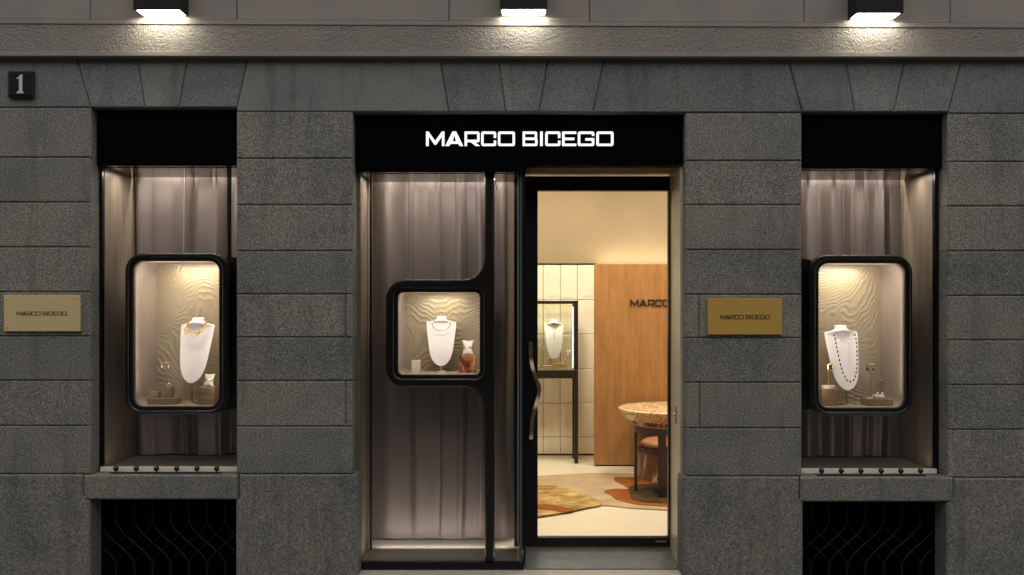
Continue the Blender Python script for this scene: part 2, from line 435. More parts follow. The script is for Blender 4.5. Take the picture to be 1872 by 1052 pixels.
def pier(x0, x1, ys, splits=()):   # rough ashlar piers
    sm = MB()
    for i in range(len(ys)-1):
        cuts = [x0]+[s for (k, s) in splits if k == i]+[x1]
        for a, b in zip(cuts, cuts[1:]):
            block(sm, shrink([(a, ys[i]), (b, ys[i]), (b, ys[i+1]), (a, ys[i+1])]))
    sm.obj('stone_pier', STONE, B)
pier(-420, 166, [197, 288, 370, 452, 534, 615, 696, 779, 867], [(0, -140), (1, -60), (2, -150), (3, -70), (4, -160), (5, -60), (6, -140), (7, -70)])
pier(432, 645, [204, 290, 375, 459, 538, 617, 697, 780, 867], [(4, 632), (6, 632)])
pier(1253, 1466, [207, 294, 375, 457, 539, 618, 700, 783, 871], [(4, 1278), (6, 1279)])
pier(1733, 2300, [208, 296, 377, 459, 541, 622, 704, 786, 874], [(0, 2010), (1, 1950), (2, 2030), (3, 1940), (4, 2010), (5, 1940), (6, 2020), (7, 1950)])
lm = MB()   # dressed lintel course
for p in ([(-420, 100), (138, 100), (165, 197), (-420, 197)], [(138, 100), (251, 100), (264, 197), (165, 197)], [(251, 100), (343, 100), (327, 197), (264, 197)],
          [(343, 100), (454, 100), (433, 197), (327, 197)], [(454, 100), (803, 100), (820, 205), (432, 205), (433, 197)], [(803, 100), (910, 100), (924, 205), (820, 205)],
          [(910, 100), (1003, 100), (986, 205), (924, 205)], [(1003, 100), (1106, 100), (1084, 206), (986, 205)], [(1106, 100), (1439, 100), (1467, 206), (1084, 206)],
          [(1439, 100), (1545, 100), (1562, 205), (1467, 205)], [(1545, 100), (1657, 100), (1634, 205), (1562, 205)], [(1657, 100), (1761, 100), (1734, 205), (1634, 205)],
          [(1761, 100), (2300, 100), (2300, 208), (1734, 208)]):
    block(lm, shrink(p))
lm.obj('lintel_course', STONE_SMOOTH, B)
for p in ([(-420, 867), (152, 867), (153, 906), (165, 916), (165, 1095), (-420, 1095)], [(437, 867), (652, 867), (655, 884), (655, 1095), (431, 1095), (431, 915), (437, 912)],
          [(1248, 871), (1461, 871), (1462, 912), (1468, 920), (1468, 1095), (1246, 1095), (1246, 884)], [(1743, 874), (2300, 874), (2300, 1095), (1730, 1095), (1730, 920), (1742, 910)]):
    bm_ = MB(); block(bm_, shrink(p, .4), -.006, .010); bm_.obj('plinth_stone', STONE_BASE, B)
for x0, x1, y0, y1 in ((153, 436, 868, 914), (1462, 1742, 872, 918)):
    s_ = MB(); s_.prism(P(shrink([(x0, y0), (x1, y0), (x1, y1), (x0, y1)], .6)), -.009, .16, .009, .009); s_.obj('window_sill', STONE_BASE, B)
# mortar and core of the wall behind the stones
core = MB()
for x0, x1 in ((-4.5, -2.60), (-1.69, -.995), (1.062, 1.750), (2.655, 4.5)): core.box(x0, x1, .014 if abs(x0) > 4 or abs(x1) > 4 else .014, .62, -.4, 2.84)
core.box(-4.5, 4.5, .016, .62, 2.845, 5.2)
core.obj('wall_core', M_plain('mortar', (.13, .12, .105), .9, 0, .2), B)
# frieze and upper render
fz = MB(); LX, RX = -420, 2300
def yl(y0, y1, x): return y0+(y1-y0)*x/1872
def band(mb, a, b, c, e, d0, d1): mb.prism(P([(LX, yl(a, b, LX)), (RX, yl(a, b, RX)), (RX, yl(c, e, RX)), (LX, yl(c, e, LX))], d0), d0, d1)
band(fz, 43, 51, 94, 95, -.046, .05); fz.obj('frieze', FRIEZE, B)
t = MB(); band(t, 35, 43, 43.3, 51.3, -.052, .05); band(t, 94, 95, 102.5, 104.5, -.052, .05); t.obj('frieze_moulding', PLASTER, B, bevel=.003)
up = MB(); cuts = [-420, -110, 165, 433, 821, 1078, 1470, 1737, 2010, 2300]
for a, b in zip(cuts, cuts[1:]):
    up.prism(P(shrink([(a, -520), (b, -520), (b, yl(35, 43, b)+1), (a, yl(35, 43, a)+1)], .7), -.02), -.02-random.uniform(0, .002), .03, .003, .003)
up.obj('upper_render', PLASTER, B)

# ------------------------------------------------------------------ shop windows
M_TRIM = M_plain('cream trim', (.80, .72, .62), .45)
def window(x0, x1, z0, z1, yb, name='shop_window'):
    """frame is the part; panes and linings are its pieces"""
    f = MB(); g = .022; yf = .115
    f.box(x0-.02, x0+.0, yf, yf+.03, z0-.03, z1); f.box(x1, x1+.02, yf, yf+.03, z0-.03, z1); f.box(x0, x1, yf+.002, yf+.028, z0-.028, z0-.004)
    w_ = f.obj(name, BLACK, B)
    MB().box(x0, x1, yf+.01, yf+.016, z0-.004, z1).obj('glass_pane', GLASS, w_)
    MB().box(x0-.02, x0+.002, yf+.03, .66, z0-.02, z1+.1).obj('side_panel', ASH, w_)
    MB().box(x1-.002, x1+.02, yf+.03, .66, z0-.02, z1+.1).obj('side_panel', ASH, w_)
    MB().box(x0+.002, x1-.002, yf+.03, .545, z1, z1+.02).obj('soffit_panel', SOFFG, w_)
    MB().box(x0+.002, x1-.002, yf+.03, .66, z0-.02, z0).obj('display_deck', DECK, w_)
    MB().box(x0+.001, x1-.001, yf-.03, yf-.001, z0-.012, z0+.015).obj('sill_trim', M_TRIM, w_)
    MB().box(x0-.02, x1+.02, .66, .70, z0-.02, z1+.15).obj('light_stop', VOID, w_)  # unseen panel added to keep shop light from the curtain
    return w_
SOFFG = M_plain('polished dark soffit', (.05, .038, .03), .1, .6, .8)

def curtain(name, x0, x1, z0, z1, folds, d=.615, amp=1.2, mat=None, flat=.65, fp=.8, **kw):
    """folds: (photo px, offset in metres) control points, smoothly joined"""
    pts = sorted((PX(p, d), o) for p, o in folds)
    nx, nz = 320, 36; v = []; fc = []
    def off(x):
        if x <= pts[0][0]: return pts[0][1]
        for (a, p), (b, q) in zip(pts, pts[1:]):
            if x <= b:
                t = (x-a)/(b-a); t = t*t*(3-2*t); return p+(q-p)*t
        return pts[-1][1]
    for j in range(nz+1):
        tz = j/nz; z = z0+(z1-z0)*tz
        for i in range(nx+1):
            x = x0+(x1-x0)*i/nx
            sway = (noise.noise(Vector((x*2.5, tz*1.6, 3.3)))*.045+noise.noise(Vector((x*7, tz*3, 8.3)))*.012)*(1-tz)**.7
            o = off(x+sway)*amp*(flat+(1.08-flat)*tz**fp)+noise.noise(Vector((x*6, tz*1.2, 1.7)))*.004
            v.append((x, d+o, z+(0 if j else .006+.008*noise.noise(Vector((x*6, 0, 0))))))
    for j in range(nz):
        for i in range(nx):
            a = j*(nx+1)+i; fc.append((a, a+1, a+nx+2, a+nx+1))
    m = MB().add(v, fc); o = m.obj(name, mat or SILK, smooth=True, auto=180, **kw)
    return o

LZ0, LZ1, RZ0, RZ1 = .595, 2.470, .583, 2.452
WL = window(-2.563, -1.712, LZ0, LZ1, .55); WR = window(1.776, 2.617, RZ0, RZ1, .55)
curtain('curtain', -2.555, -1.716, LZ0+.004, LZ1+.06,
        [(244, .02), (257, -.04), (281, 0), (312, .03), (335, .01), (345, -.04), (350, .035), (365, -.01), (390, -.02), (401, -.045), (415, .045), (432, -.01), (450, -.02)],
        label='taupe satin curtain behind the left window beside the house number pier', cat='curtain', group='satin window curtains')
curtain('curtain', 1.780, 2.611, RZ0+.004, RZ1+.06,
        [(1455, .02), (1473, -.04), (1501, .03), (1521, -.03), (1546, .03), (1554, -.035), (1562, -.01), (1575, -.025), (1588, .02), (1600, -.02), (1610, -.045), (1619, .045), (1626, -.01), (1650, .0), (1664, .02)],
        label='taupe satin curtain behind the right window', cat='curtain', group='satin window curtains')
LEDC = (1, .87, .77)
for x0, x1, z in ((-2.56, -1.715, LZ1), (1.78, 2.615, RZ1)):
    area('cove_light', ((x0+x1)/2, .575, z+.10), x1-x0-.1, .02, 2.8, LEDC, (math.radians(4), 0, 0))
    area('sill_light', ((x0+x1)/2, .30, z-.01), x1-x0-.1, .02, 2.6, LEDC)

# centre bay window with glass corner
BX0, BX1, BZ0, BZ1 = -.963, .062, .020, 2.431
bf = MB(); bf.box(BX0-.02, BX1, .11, .15, -.030, .012)                # bottom rail
bf.box(BX1-.004, BX1+.008, .112, .122, .012, BZ1)                     # thin corner bead
bf.box(BX0+.018, BX0+.03, .40, .43, BZ0, BZ1)
bay = bf.obj('bay_window', BLACK, B)
MB().box(BX0, BX1-.03, .125, .133, .012, BZ1).obj('glass_pane', GLASS, bay)
MB().box(BX1-.018, BX1-.010, .14, .44, .012, BZ1).obj('glass_pane', GLASS, bay)
MB().box(BX1-.028, BX1-.012, .121, .137, .012, BZ1).obj('pane_edge', EDGE, bay)
MB().box(BX1-.040, BX1-.036, .13, .135, .012, BZ1).obj('corner_bead', WHITEM, bay)
MB().box(BX0-.02, BX0+.002, .15, .71, -.02, BZ1+.1).obj('side_panel', ASH, bay)
MB().box(BX0+.002, BX1-.03, .14, .50, BZ1+.001, BZ1+.02).obj('soffit_panel', SOFFG, bay)
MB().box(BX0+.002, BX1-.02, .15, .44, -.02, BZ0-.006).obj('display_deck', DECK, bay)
MB().box(BX0+.002, BX1-.02, .44, .71, -.02, BZ0).obj('display_deck', M_plain('lit tint deck', (.78, .72, .62), .4, 0, .4, 6, .05), bay)  # rear strip paler than the front: its brighter light put into the colour
MB().box(BX0-.02, BX1+.01, .71, .75, -.02, BZ1+.15).obj('light_stop', VOID, bay)  # unseen panel added behind the bay curtain to block shop light
MB().box(-.0, BX1+.008, .47, .50, BZ0, BZ1+.1).obj('jamb_panel', BLACK, bay)
curtain('curtain', BX0+.004, .012, BZ0+.004, BZ1+.06,
        [(676, .02), (705, -.03), (744, .04), (758, -.035), (780, -.01), (800, -.045), (806, .03), (830, .03), (842, -.045), (852, .035), (868, .035), (877, -.04), (895, .01), (923, -.045), (945, .02)],
        d=.63, amp=1.4, flat=.07, fp=1.1, label='floor length taupe satin curtain in the centre bay left of the door', cat='curtain', group='satin window curtains')
area('cove_light', (-.46, .54, BZ1+.10), .9, .02, 3.0, LEDC, (math.radians(3), 0, 0))
area('bay_light', (-.46, .30, BZ1-.006), .9, .02, 3.2, LEDC)

# uplights along the front of the decks
for xm, wd, z, p_ in ((-2.14, .76, LZ0, .2), (2.197, .76, RZ0, .2), (-.46, .88, BZ0, .95)):
    area('deck_light', (xm, .165, z+.012), wd, .012, p_, LEDC, (math.radians(161), 0, 0))
MB().tube([(PX(902.5, .30), .30, BZ1-.002), (PX(903, .30), .30, PZ(322, .30)), (PX(908.5, .30), .30, PZ(348, .30))], .0035, 6).obj('bay_sensor', BLACK, bay)  # small black sensor line at the top of the bay
area('hem_fill', (-.46, .43, BZ0+.03), .88, .012, .22, LEDC, (math.radians(80), 0, 0))  # lamp added to brighten the hem and rear deck, no fixture
# fascias
f1 = MB().box(PX(173, .08), PX(436, .08), .08, .145, LZ1+.004, PZ(202, .08)).obj('fascia_panel', FASCIA_M, bevel=.002)
tag(f1, 'plain black fascia panel above the left window', 'fascia panel', 'black fascia panels')
f2 = MB().box(PX(1463, .08), PX(1725, .08), .08, .145, RZ1+.004, PZ(207, .08)).obj('fascia_panel', FASCIA_M, bevel=.002)
tag(f2, 'plain black fascia panel above the right window', 'fascia panel', 'black fascia panels')
SG = root('shop_sign', (.03, .1, 2.476), 'black shop sign with lit white capital letters above the bay and door', 'sign')
sp = MB().prism([(PX(649, .08), PZ(208, .08)), (PX(1253, .08), PZ(208, .08)), (PX(1253, .08), 2.476), (.075, 2.476), (.075, BZ1+.004), (PX(657, .08), BZ1+.004), (PX(649, .08), 2.476)], .08, .145)
sp.obj('sign_board', FASCIA_M, SG, bevel=.002)
lettering(PX(779, .07), PX(1121.5, .07), PZ(267, .07), PZ(241, .07), .066, .079, SIGNLIT, SG)

# ------------------------------------------------------------------ door
DZ0, DZ1, DX0, DX1 = .024, 2.463, .072, 1.030
dl = [ [(DX0, DZ0), (DX1-.004, DZ0), (DX1-.004, DZ1), (DX0, DZ1)], [(.155, .085), (1.0152, .085), (1.0152, 2.3676), (.155, 2.3676)][::-1] ]
door = filled('door', dl, .44, .49, DOORM, B, bevel=.002)
MB().box(.150, 1.02, .462, .470, .08, 2.372).obj('glass_pane', GLASS, door)
hp = [(969.5, 626), (970, 648), (971.5, 662), (975, 678), (980, 693), (984, 703), (985.5, 713), (984, 725), (980.5, 738), (976, 752), (973, 768), (971.5, 785), (971, 804)]
hx = [(PX(a, .385), PZ(b, .385)) for a, b in hp]
fine = []
for i in range(len(hx)-1):
    p0, p1, p2, p3 = [Vector(hx[min(max(k, 0), len(hx)-1)]) for k in (i-1, i, i+1, i+2)]
    for k in range(4):
        t = k/4; fine.append(tuple(.5*((2*p1)+(-p0+p2)*t+(2*p0-5*p1+4*p2-p3)*t*t+(-p0+3*p1-3*p2+p3)*t**3)))
fine.append(hx[-1])
hb = MB(); v = []; hw = .0135
for (x, z) in fine:
    bul = .016*math.sin((z-fine[-1][1])*26)
    v += [(x-hw, .385+bul, z), (x+hw, .385+bul, z), (x+hw, .397+bul, z), (x-hw, .397+bul, z)]
n = len(fine); hb.add(v, [(4*i+k, 4*i+(k+1) % 4, 4*i+4+(k+1) % 4, 4*i+4+k) for i in range(n-1) for k in range(4)]+[(0, 1, 2, 3), (4*n-1, 4*n-2, 4*n-3, 4*n-4)])
for z in (PZ(640, .4), PZ(792, .4)): hb.box(PX(970.5, .4)-.006, PX(970.5, .4)+.006, .39, .442, z-.006, z+.006)
hb.obj('door_handle', M_plain('aged bronze', (.30, .235, .15), .36, .9, .5, 18, .3, .002), door, smooth=True, auto=30, bevel=.002)
MB().box(.93, 1.0, .434, .4395, .056, .064).obj('closer_plate', STEEL, door)
df = MB(); df.box(DX1, DX1+.02, .10, .5, -.02, DZ1+.03).obj('door_jamb', JAMB, B)
MB().box(DX1+.0205, DX1+.032, .085, .11, -.03, 2.476).obj('jamb_edge', BLACK, B)
MB().prism([(DX0-.012, DZ1+.009), (DX1, DZ1+.009), (DX1, DZ1+.03), (DX0-.012, DZ1+.03)], .147, .5).obj('door_soffit', SOFF, B)
MB().box(DX0-.009, DX0-.002, .15, .46, 0, DZ1+.006).obj('jamb_edge', BLACK, B)
th = MB(); th.add([(DX0, .12, -.034), (DX1, .12, -.034), (DX1, .50, -.034), (DX0, .50, -.034), (DX0, .12, -.028), (DX1, .12, -.028), (DX1, .44, .012), (DX0, .44, .012), (DX1, .50, .013), (DX0, .50, .013)],
       [(0, 3, 2, 1), (0, 1, 5, 4), (4, 5, 6, 7), (7, 6, 8, 9), (0, 4, 7, 9, 3), (1, 2, 8, 6, 5), (3, 9, 8, 2)])
th.obj('door_threshold', GREYM, B)
MB().box(DX0, DX1, .438, .444, .0125, .020).obj('threshold_strip', BRASS, B)
lk = root('lock_plate', (1.029, .27, PZ(757, .27)), 'small brass lock plate on the right jamb of the door', 'lock plate')
zz = PZ(757, .27)
MB().box(1.025, 1.0295, .235, .275, zz-.055, zz+.05).obj('plate', BRASS, lk, bevel=.001)
MB().ball((1.022, .255, zz), .010).obj('knob', GOLD, lk, smooth=True)

# ------------------------------------------------------------------ cellar grilles
for k, (xa, xb, dp) in enumerate(((165, 431, .17), (1468, 1730, .17))):
    X0, X1 = PX(xa, 0), PX(xb, 0)
    MB().box(X0-.03, X1+.03, .60, .64, -.3, .58).obj('cellar_recess', VOID, B)
    MB().box(X0-.006, X0-.001, .15, .60, -.3, .5).box(X1+.001, X1+.006, .15, .60, -.3, .5).box(X0, X1, .165, .60, .50, .565).obj('recess_lining', VOID, B)
    g = MB(); pit = 33.3; zt, zb = PZ(950, dp), PZ(1036, dp)
    for i in range(-3, 12):
        x0 = PX(xa+14+(i*pit), dp)
        for s in (-1, 1):
            pts = []
            for q in range(25):
                t = q/24; sm_ = t*t*(3-2*t); x = x0+s*2*pit*(D0+dp)/F*sm_
                if X0 < x < X1: pts.append((x, dp+s*.004, zt+(zb-zt)*t))
            if len(pts) > 2: g.tube(pts, .0075, 6, flat=.6)
        if X0 < x0 < X1:
            g.tube([(x0, dp, .47), (x0, dp, zt)], .0065, 6); g.tube([(x0, dp, zb), (x0, dp, -.16)], .0065, 6); g.ball((x0, dp, zb), .011, 8, 6)
    g.box(X0, X1, dp-.006, dp+.006, .465, .480)
    g.obj('cellar_grille', IRON, B, smooth=True)

# ------------------------------------------------------------------ wall lamps
def wall_lamp(px0, px1, py):
    yf = -.155; x0, x1 = PX(px0, yf), PX(px1, yf); z = PZ(py, yf); h = .34
    r = root('wall_lamp', ((x0+x1)/2, -.022, z), 'black box wall lamp', 'wall lamp', 'black box lamps above the frieze')
    b = MB(); t = .012
    b.box(x0, x1, yf, yf+t, z, z+h).box(x0, x0+t, yf+t, -.0225, z, z+h).box(x1-t, x1, yf+t, -.0225, z, z+h).box(x0+t, x1-t, -.030, -.0225, z, z+h).box(x0+t, x1-t, yf+t, -.03, z+.05, z+.06)
    b.obj('housing', BLACK, r, bevel=.002)
    MB().box(x0+t+.004, x1-t-.004, yf+t+.004, -.034, z+.003, z+.03).obj('lens', LAMPLENS, r)
    return r
lamps = []
l0 = wall_lamp(243, 330, 18)
l0['label'] = 'black box wall lamp lit above the left window'
lights_px = [(330-243, (243+330)/2), (85, 957.5), (86, 1608)]
for k, (px, py, lab) in enumerate(((957.5, 17, 'black box wall lamp lit above the centre shop sign'), (1608.5, 24, 'black box wall lamp lit above the right window'))):
    c = copy_tree(l0); yf = -.155; c.location.x = PX(px, yf); c.location.z = PZ(py, yf); c['label'] = lab

# ------------------------------------------------------------------ plaques
def plaque(x0, x1, y0, y1, mat, label, letters, screws):
    d = -.012; r = root('wall_plaque', (PX((x0+x1)/2, d), 0, PZ((y0+y1)/2, d)), label, 'plaque')
    MB().bx(x0, x1, y0, y1, -.018, 0.006).obj('plate', mat, r, bevel=.0015)
    lettering(PX(letters[0], -.018), PX(letters[1], -.018), PZ(letters[3], -.018), PZ(letters[2], -.018), -.0192, -.017, ENGR, r)
    if screws:
        for a in (x0+6, x1-6):
            for b in (y0+6, y1-7): MB().ball((PX(a, -.019), -.019, PZ(b, -.019)), .006, 10, 6, (1, .5, 1)).obj('screw', STEEL, r, smooth=True)
plaque(7, 146, 540, 606, PLATE_A, 'brushed brass plaque with four screws on the far left pier', (30.5, 122.5, 570, 577), True)
plaque(1294, 1430, 546, 612, PLATE_B, 'plain gold plaque without screws on the pier right of the door', (1317, 1407, 576, 584), False)
hn = root('house_number', (PX(35, 0), 0, PZ(153, 0)), 'small dark plaque with house number 1 on the stone at top left', 'number plaque')
MB().bx(16, 58, 132, 175, -.033, .006).obj('plate', M_plain('dark slate plate', (.008, .009, .010), .5, 0, .2, 60, .25), hn, bevel=.003)
MB().bx(14, 60, 130, 178, -.026, .006).obj('backing', M_plain('dark surround', (.03, .03, .028), .6, 0, .3), hn, bevel=.003)
one = [(29.5, 144), (33, 142), (39, 136.5), (41, 136.5), (41, 167), (43, 168), (43, 171), (30.5, 171), (31, 168), (35, 167), (35, 144.5)]
filled('lettering', [P(one, -.036)], -.0385, -.035, NUMW, hn)

# ------------------------------------------------------------------ anti-sitting bars on the sills
def sill_bar(xs, y, lab):
    d = .05; z = PZ(y, d)
    r = root('sill_bar', (PX(sum(xs)/6, d), d, z-.02), lab, 'sill bar', 'sill bars with black balls')
    MB().box(PX(xs[0]-9, d), PX(xs[-1]+9, d), d-.012, d+.012, z-.030, z-.021).obj('bar', BLACK, r, bevel=.001)
    for x in xs: MB().ball((PX(x, d), d, z), .0165, 16, 12).tube([(PX(x, d), d, z-.024), (PX(x, d), d, z-.01)], .004).obj('ball', LACQ, r, smooth=True)
sill_bar([212, 249, 286, 323, 360, 396], 857, 'black bar with six small balls on the left window sill')
sill_bar([1502, 1538, 1574, 1611, 1647, 1683], 861, 'black bar with six small balls on the right window sill')

# ------------------------------------------------------------------ display boxes
def wave_panel(x0, x1, z0, z1, y, seed, slant, name, parent):
    nx, nz = 90, 150; v = []; f = []
    for j in range(nz+1):
        for i in range(nx+1):
            x = x0+(x1-x0)*i/nx; z = z0+(z1-z0)*j/nz
            u = (x-(x0+x1)/2); w_ = noise.noise(Vector((x*7+seed, z*3.1, seed+.37)))*.075+noise.noise(Vector((x*19, z*9, seed+4.41)))*.022+noise.noise(Vector((x*50, z*26, seed+7.7)))*.006
            ph = (z*math.cos(slant)+u*math.sin(slant)+w_)*2*PI/(.027+.008*noise.noise(Vector((x*2, z*2, seed+2.2))))
            amp = .0016*(.55+.9*abs(noise.noise(Vector((x*4, z*4, seed+9.63)))))
            s_ = 1-abs(math.sin(ph/2)); s_ = s_**1.3
            v.append((x, y-amp*2.7*s_, z))
    for j in range(nz):
        for i in range(nx):
            a = j*(nx+1)+i; f.append((a, a+1, a+nx+2, a+nx+1))
    return MB().add(v, f).obj(name, M_BACK, parent, smooth=True, auto=180)
M_BACK = M_plain('rippled plaster backdrop', (.27, .22, .145), .36, 0, .5, 4, .06)

def display_box(outer, opening, ro, ri, d, label, arm, seed, slant, loops=None, name='display_case'):
    """outer/opening: px rectangles (x0,x1,y0,y1)"""
    ox0, ox1 = PX(outer[0], d), PX(outer[1], d); oz1, oz0 = PZ(outer[2], d), PZ(outer[3], d)
    ix0, ix1 = PX(opening[0], d+.03), PX(opening[1], d+.03); iz1, iz0 = PZ(opening[2], d+.03), PZ(opening[3], d+.03)
    r = root(name, ((ox0+ox1)/2, d, oz0), label, 'display case', 'black framed jewellery display cases')
    k = (D0+d)/F; b = .55
    mid = rrect(ix0-7*k, ix1+7*k, iz0-7*k, iz1+7*k, (ri+6)*k, 10)
    outl = loops or rrect(ox0, ox1, oz0, oz1, ro*k, 12)
    filled('frame', [outl, mid[::-1]], d, d+.06, VITR, r, bevel=.012, res=4)
    filled('inner_frame', [rrect(ix0-10*k, ix1+10*k, iz0-10*k, iz1+10*k, (ri+8)*k, 10), rrect(ix0, ix1, iz0, iz1, ri*k, 10)[::-1]], d+.020, d+.05, VITR, r, bevel=.005)
    body = rtube(MB(), rrect(ox0+6*k, ox1-6*k, oz0+6*k, oz1-6*k, ro*k, 10), d+.055, b+.012)
    lp = rrect(ox0+6*k, ox1-6*k, oz0+6*k, oz1-6*k, ro*k, 10); body.add([(p[0], b+.012, p[1]) for p in lp], [tuple(range(len(lp)))])
    body.obj('body', VITR, r, smooth=True)
    lin = rtube(MB(), rrect(ix0, ix1, iz0, iz1, ri*k*.9, 10), d+.045, b, 1); lin.obj('lining', LINER, r, smooth=True)
    wave_panel(ix0-.01, ix1+.01, iz0-.01, iz1+.01, b-.002, seed, slant, 'backdrop', r)
    if arm:
        am = MB(); am.prism(rpoly([(arm[0], oz0+5*k, .012), (arm[1], oz0+10*k, 0), (arm[1], oz1-8*k, 0), (arm[0], oz1-5*k, .012)], 4), d+.075, b)
        am.obj('mounting_arm', VITR, r, smooth=True)
    return r, ix0, ix1, iz0, iz1

bx1 = display_box((228, 419, 463, 758), (245, 401, 478, 743), 33, 18, .15, 'tall black framed display case with gold necklace in the left window', (PX(405, .15), -1.716), 1.0, .12)
bx3 = display_box((1479, 1668, 466, 760), (1496, 1653.5, 482, 745.5), 33, 18, .15, 'tall black framed display case with long bead necklace in the right window', (1.780, PX(1490, .15)), 5.0, -.55)
kk = (D0+.14)/F
Pl = [(886, 300, 0), (903.5, 300, 0), (903.5, 1026, 0), (886, 1026, 0), (886, 708, 40), (705, 708, 36), (705, 511, 36), (886, 511, 40)]
outl = rpoly([(PX(a, .14), PZ(b, .14) if 300 < b < 1020 else (BZ1-.001 if b == 300 else .016), c*kk) for a, b, c in Pl], 12)
bx2 = display_box((705, 896, 511, 708), (728, 877, 535, 685), 36, 9, .14, 'square black display case on a floor to ceiling post in the centre bay', None, 9.0, -.35, loops=outl)
pm = MB().box(PX(888, .14), PX(902, .14), .198, .53, .0205, BZ1-.002); pm.obj('post_fin', TAUPE, bx2[0])
WARM = (1, .86, .60); WARM2 = (1, .88, .78)
for (r, x0, x1, z0, z1), p1, p2 in ((bx1, .55, 1.25), (bx2, .33, .66), (bx3, .55, 1.25)):
    xm = (x0+x1)/2
    area('backdrop_light', (xm, .47, z1-.008), (x1-x0)*.45, .015, p1, WARM, (math.radians(14), 0, 0), r, 150)
    for sx_ in (-1, 1):
        xx = x0+.012 if sx_ < 0 else x1-.012
        area('side_fill', (xx, .200, (z0+z1)/2), .012, (z1-z0)*.8, p2*.30, WARM2, (math.radians(90), 0, math.radians(sx_*40)), r, 170)  # fill strips added to even the light on the busts, no visible source
    area('front_light', (xm, .205, z1-.010), (x1-x0)*.7, .02, p2, WARM2, (math.radians(50), 0, 0), r, 170)

# ------------------------------------------------------------------ busts and jewellery
ROWS = [(0, .07, .06, .06), (.004, .088, .078, .078), (.012, .095, .085, .085), (.05, .099, .092, .085), (.078, .135, .100, .08), (.096, .215, .098, .07), (.104, .275, .085, .055), (.112, .298, .080, .05), (.13, .303, .088, .05), (.16, .300, .105, .048),
        (.2, .297, .125, .045), (.3, .288, .135, .045), (.47, .267, .13, .04), (.64, .245, .12, .04), (.76, .222, .11, .037), (.84, .195, .10, .035), (.9, .160, .085, .03), (.945, .120, .07, .027), (.975, .078, .05, .022), (.992, .040, .035, .018), (1, .008, .015, .01)]
LEAN = .20
def flatk(t):
    k = min(max((t-.075)/.16, 0), 1); return k*k*(3-2*k)
def row_at(t):
    for a, b in zip(ROWS, ROWS[1:]):
        if t <= b[0]:
            k = (t-a[0])/(b[0]-a[0]); return [a[i]+(b[i]-a[i])*k for i in range(4)]
    return ROWS[-1]
def bust(px, ytop, ybot, d, rz, floor_z, label, group='necklace busts in the displays', wide=1.0, base=True):
    H = (ybot-ytop)*(D0+d)/F; x = PX(px, d); zt = PZ(ytop, d)
    r = root('necklace_bust', (0, 0, 0), label, 'necklace bust', group)
    seg = 40; v = []; f = []
    ts = [0, .004, .012, .03, .05, .064, .078, .088, .096, .104, .112, .13, .16, .2, .25]+[.25+.0375*i for i in range(1, 17)]+[.875, .9, .92, .945, .96, .975, .985, .992, 1]
    for t in ts:
        _, hw, fy, by = row_at(t)
        for k in range(seg):
            a = 2*PI*k/seg; c, s_ = math.cos(a), math.sin(a)
            b_ = flatk(t); e = 1-.46*b_; fy *= 1-.2*b_
            v.append((hw*wide*H*c, (-(fy if s_ < 0 else by))*H*-math.copysign(abs(s_)**e, s_)-LEAN*(t-.5)*H, -t*H))
    m = len(ts)
    for j in range(m-1):
        for k in range(seg):
            l = (k+1) % seg; f.append((j*seg+k, j*seg+l, (j+1)*seg+l, (j+1)*seg+k))
    f.append(tuple(range(seg))); f.append(tuple((m-1)*seg+k for k in range(seg)))
    MB().add(v, f).obj('torso_form', BUSTM, r, smooth=True, auto=75)
    hb_ = zt-H-floor_z
    MB().tube([(0, -.06*H, -H*.85), (0, -.06*H, -H-hb_)], .0045, 8).obj('pole', BRASS, r, smooth=True)
    if base: MB().lathe([(.0, .006), (.05*1.0, .006), (.052, .003), (.052, 0)], (0, -.06*H, -H-hb_+.0005), 28).obj('base', BRASS, r, smooth=True)
    r.location = (x, d, zt); r.rotation_euler = (0, 0, math.radians(rz))
    return r, H, wide
def on_bust(H, wide, x, t, lift):            # point on the front of a bust (x in units of H)
    _, hw, fy, by = row_at(max(t, .001)); q = min(abs(x/(hw*wide)), 1.0)
    return (x*H, -fy*(1-.2*flatk(t))*H*(1-q*q)**(.5-.23*flatk(t))-lift-LEAN*(t-.5)*H, -t*H)
def neck_path(H, wide, hw, t0, t1, n=48, p=2.0, lift=.003):
    pts = []; tc = t0+(t1-t0)*.40
    for i in range(n+1):
        a = math.radians(128)*(-1+2*i/n); c = math.cos(a)
        pts.append(on_bust(H, wide, hw*math.sin(a), tc+(t1-tc if c > 0 else (tc-t0)/.616)*c, lift))
    return pts
def put(o, b): o.location = b.location; o.rotation_euler = b.rotation_euler; return o

b1 = bust(356, 581, 700, .38, -17, bx1[3], 'white necklace bust wearing layered gold chains in the left display case')
mb = MB()
for i, (hw, t1, ph) in enumerate(((.17, .225, 0), (.175, .245, 1.5), (.18, .262, 3), (.185, .282, 4.1), (.16, .21, 2))):
    pts = neck_path(b1[1], 1, hw, .055, t1, 70, lift=.005+.002*math.sin(i))
    pts = [(x+.003*math.sin(k*.7+ph), y-.002*math.cos(k*.7+ph), z+.003*math.sin(k*.9+ph*2)) for k, (x, y, z) in enumerate(pts)]
    mb.tube(pts, .0022, 6)
put(mb.obj('necklace', GOLD, smooth=True, label='thick multi strand gold necklace on the left display bust', cat='necklace'), b1[0])

b2 = bust(806.5, 579, 669, .44, 2, bx2[3], 'white necklace bust with a thin collar necklace in the square centre display case')
mb = MB().tube(neck_path(b2[1], 1, .175, .085, .285, 60, lift=.003), .0022, 6)
for k, p in enumerate(neck_path(b2[1], 1, .15, .15, .285, 34, lift=.004)[6:-6]): mb.ball(p, .0032, 6, 5)
put(mb.obj('necklace', M_plain('white gold', (.42, .40, .36), .2, 1), smooth=True, label='thin pale gold collar necklace on the centre display bust', cat='necklace'), b2[0])

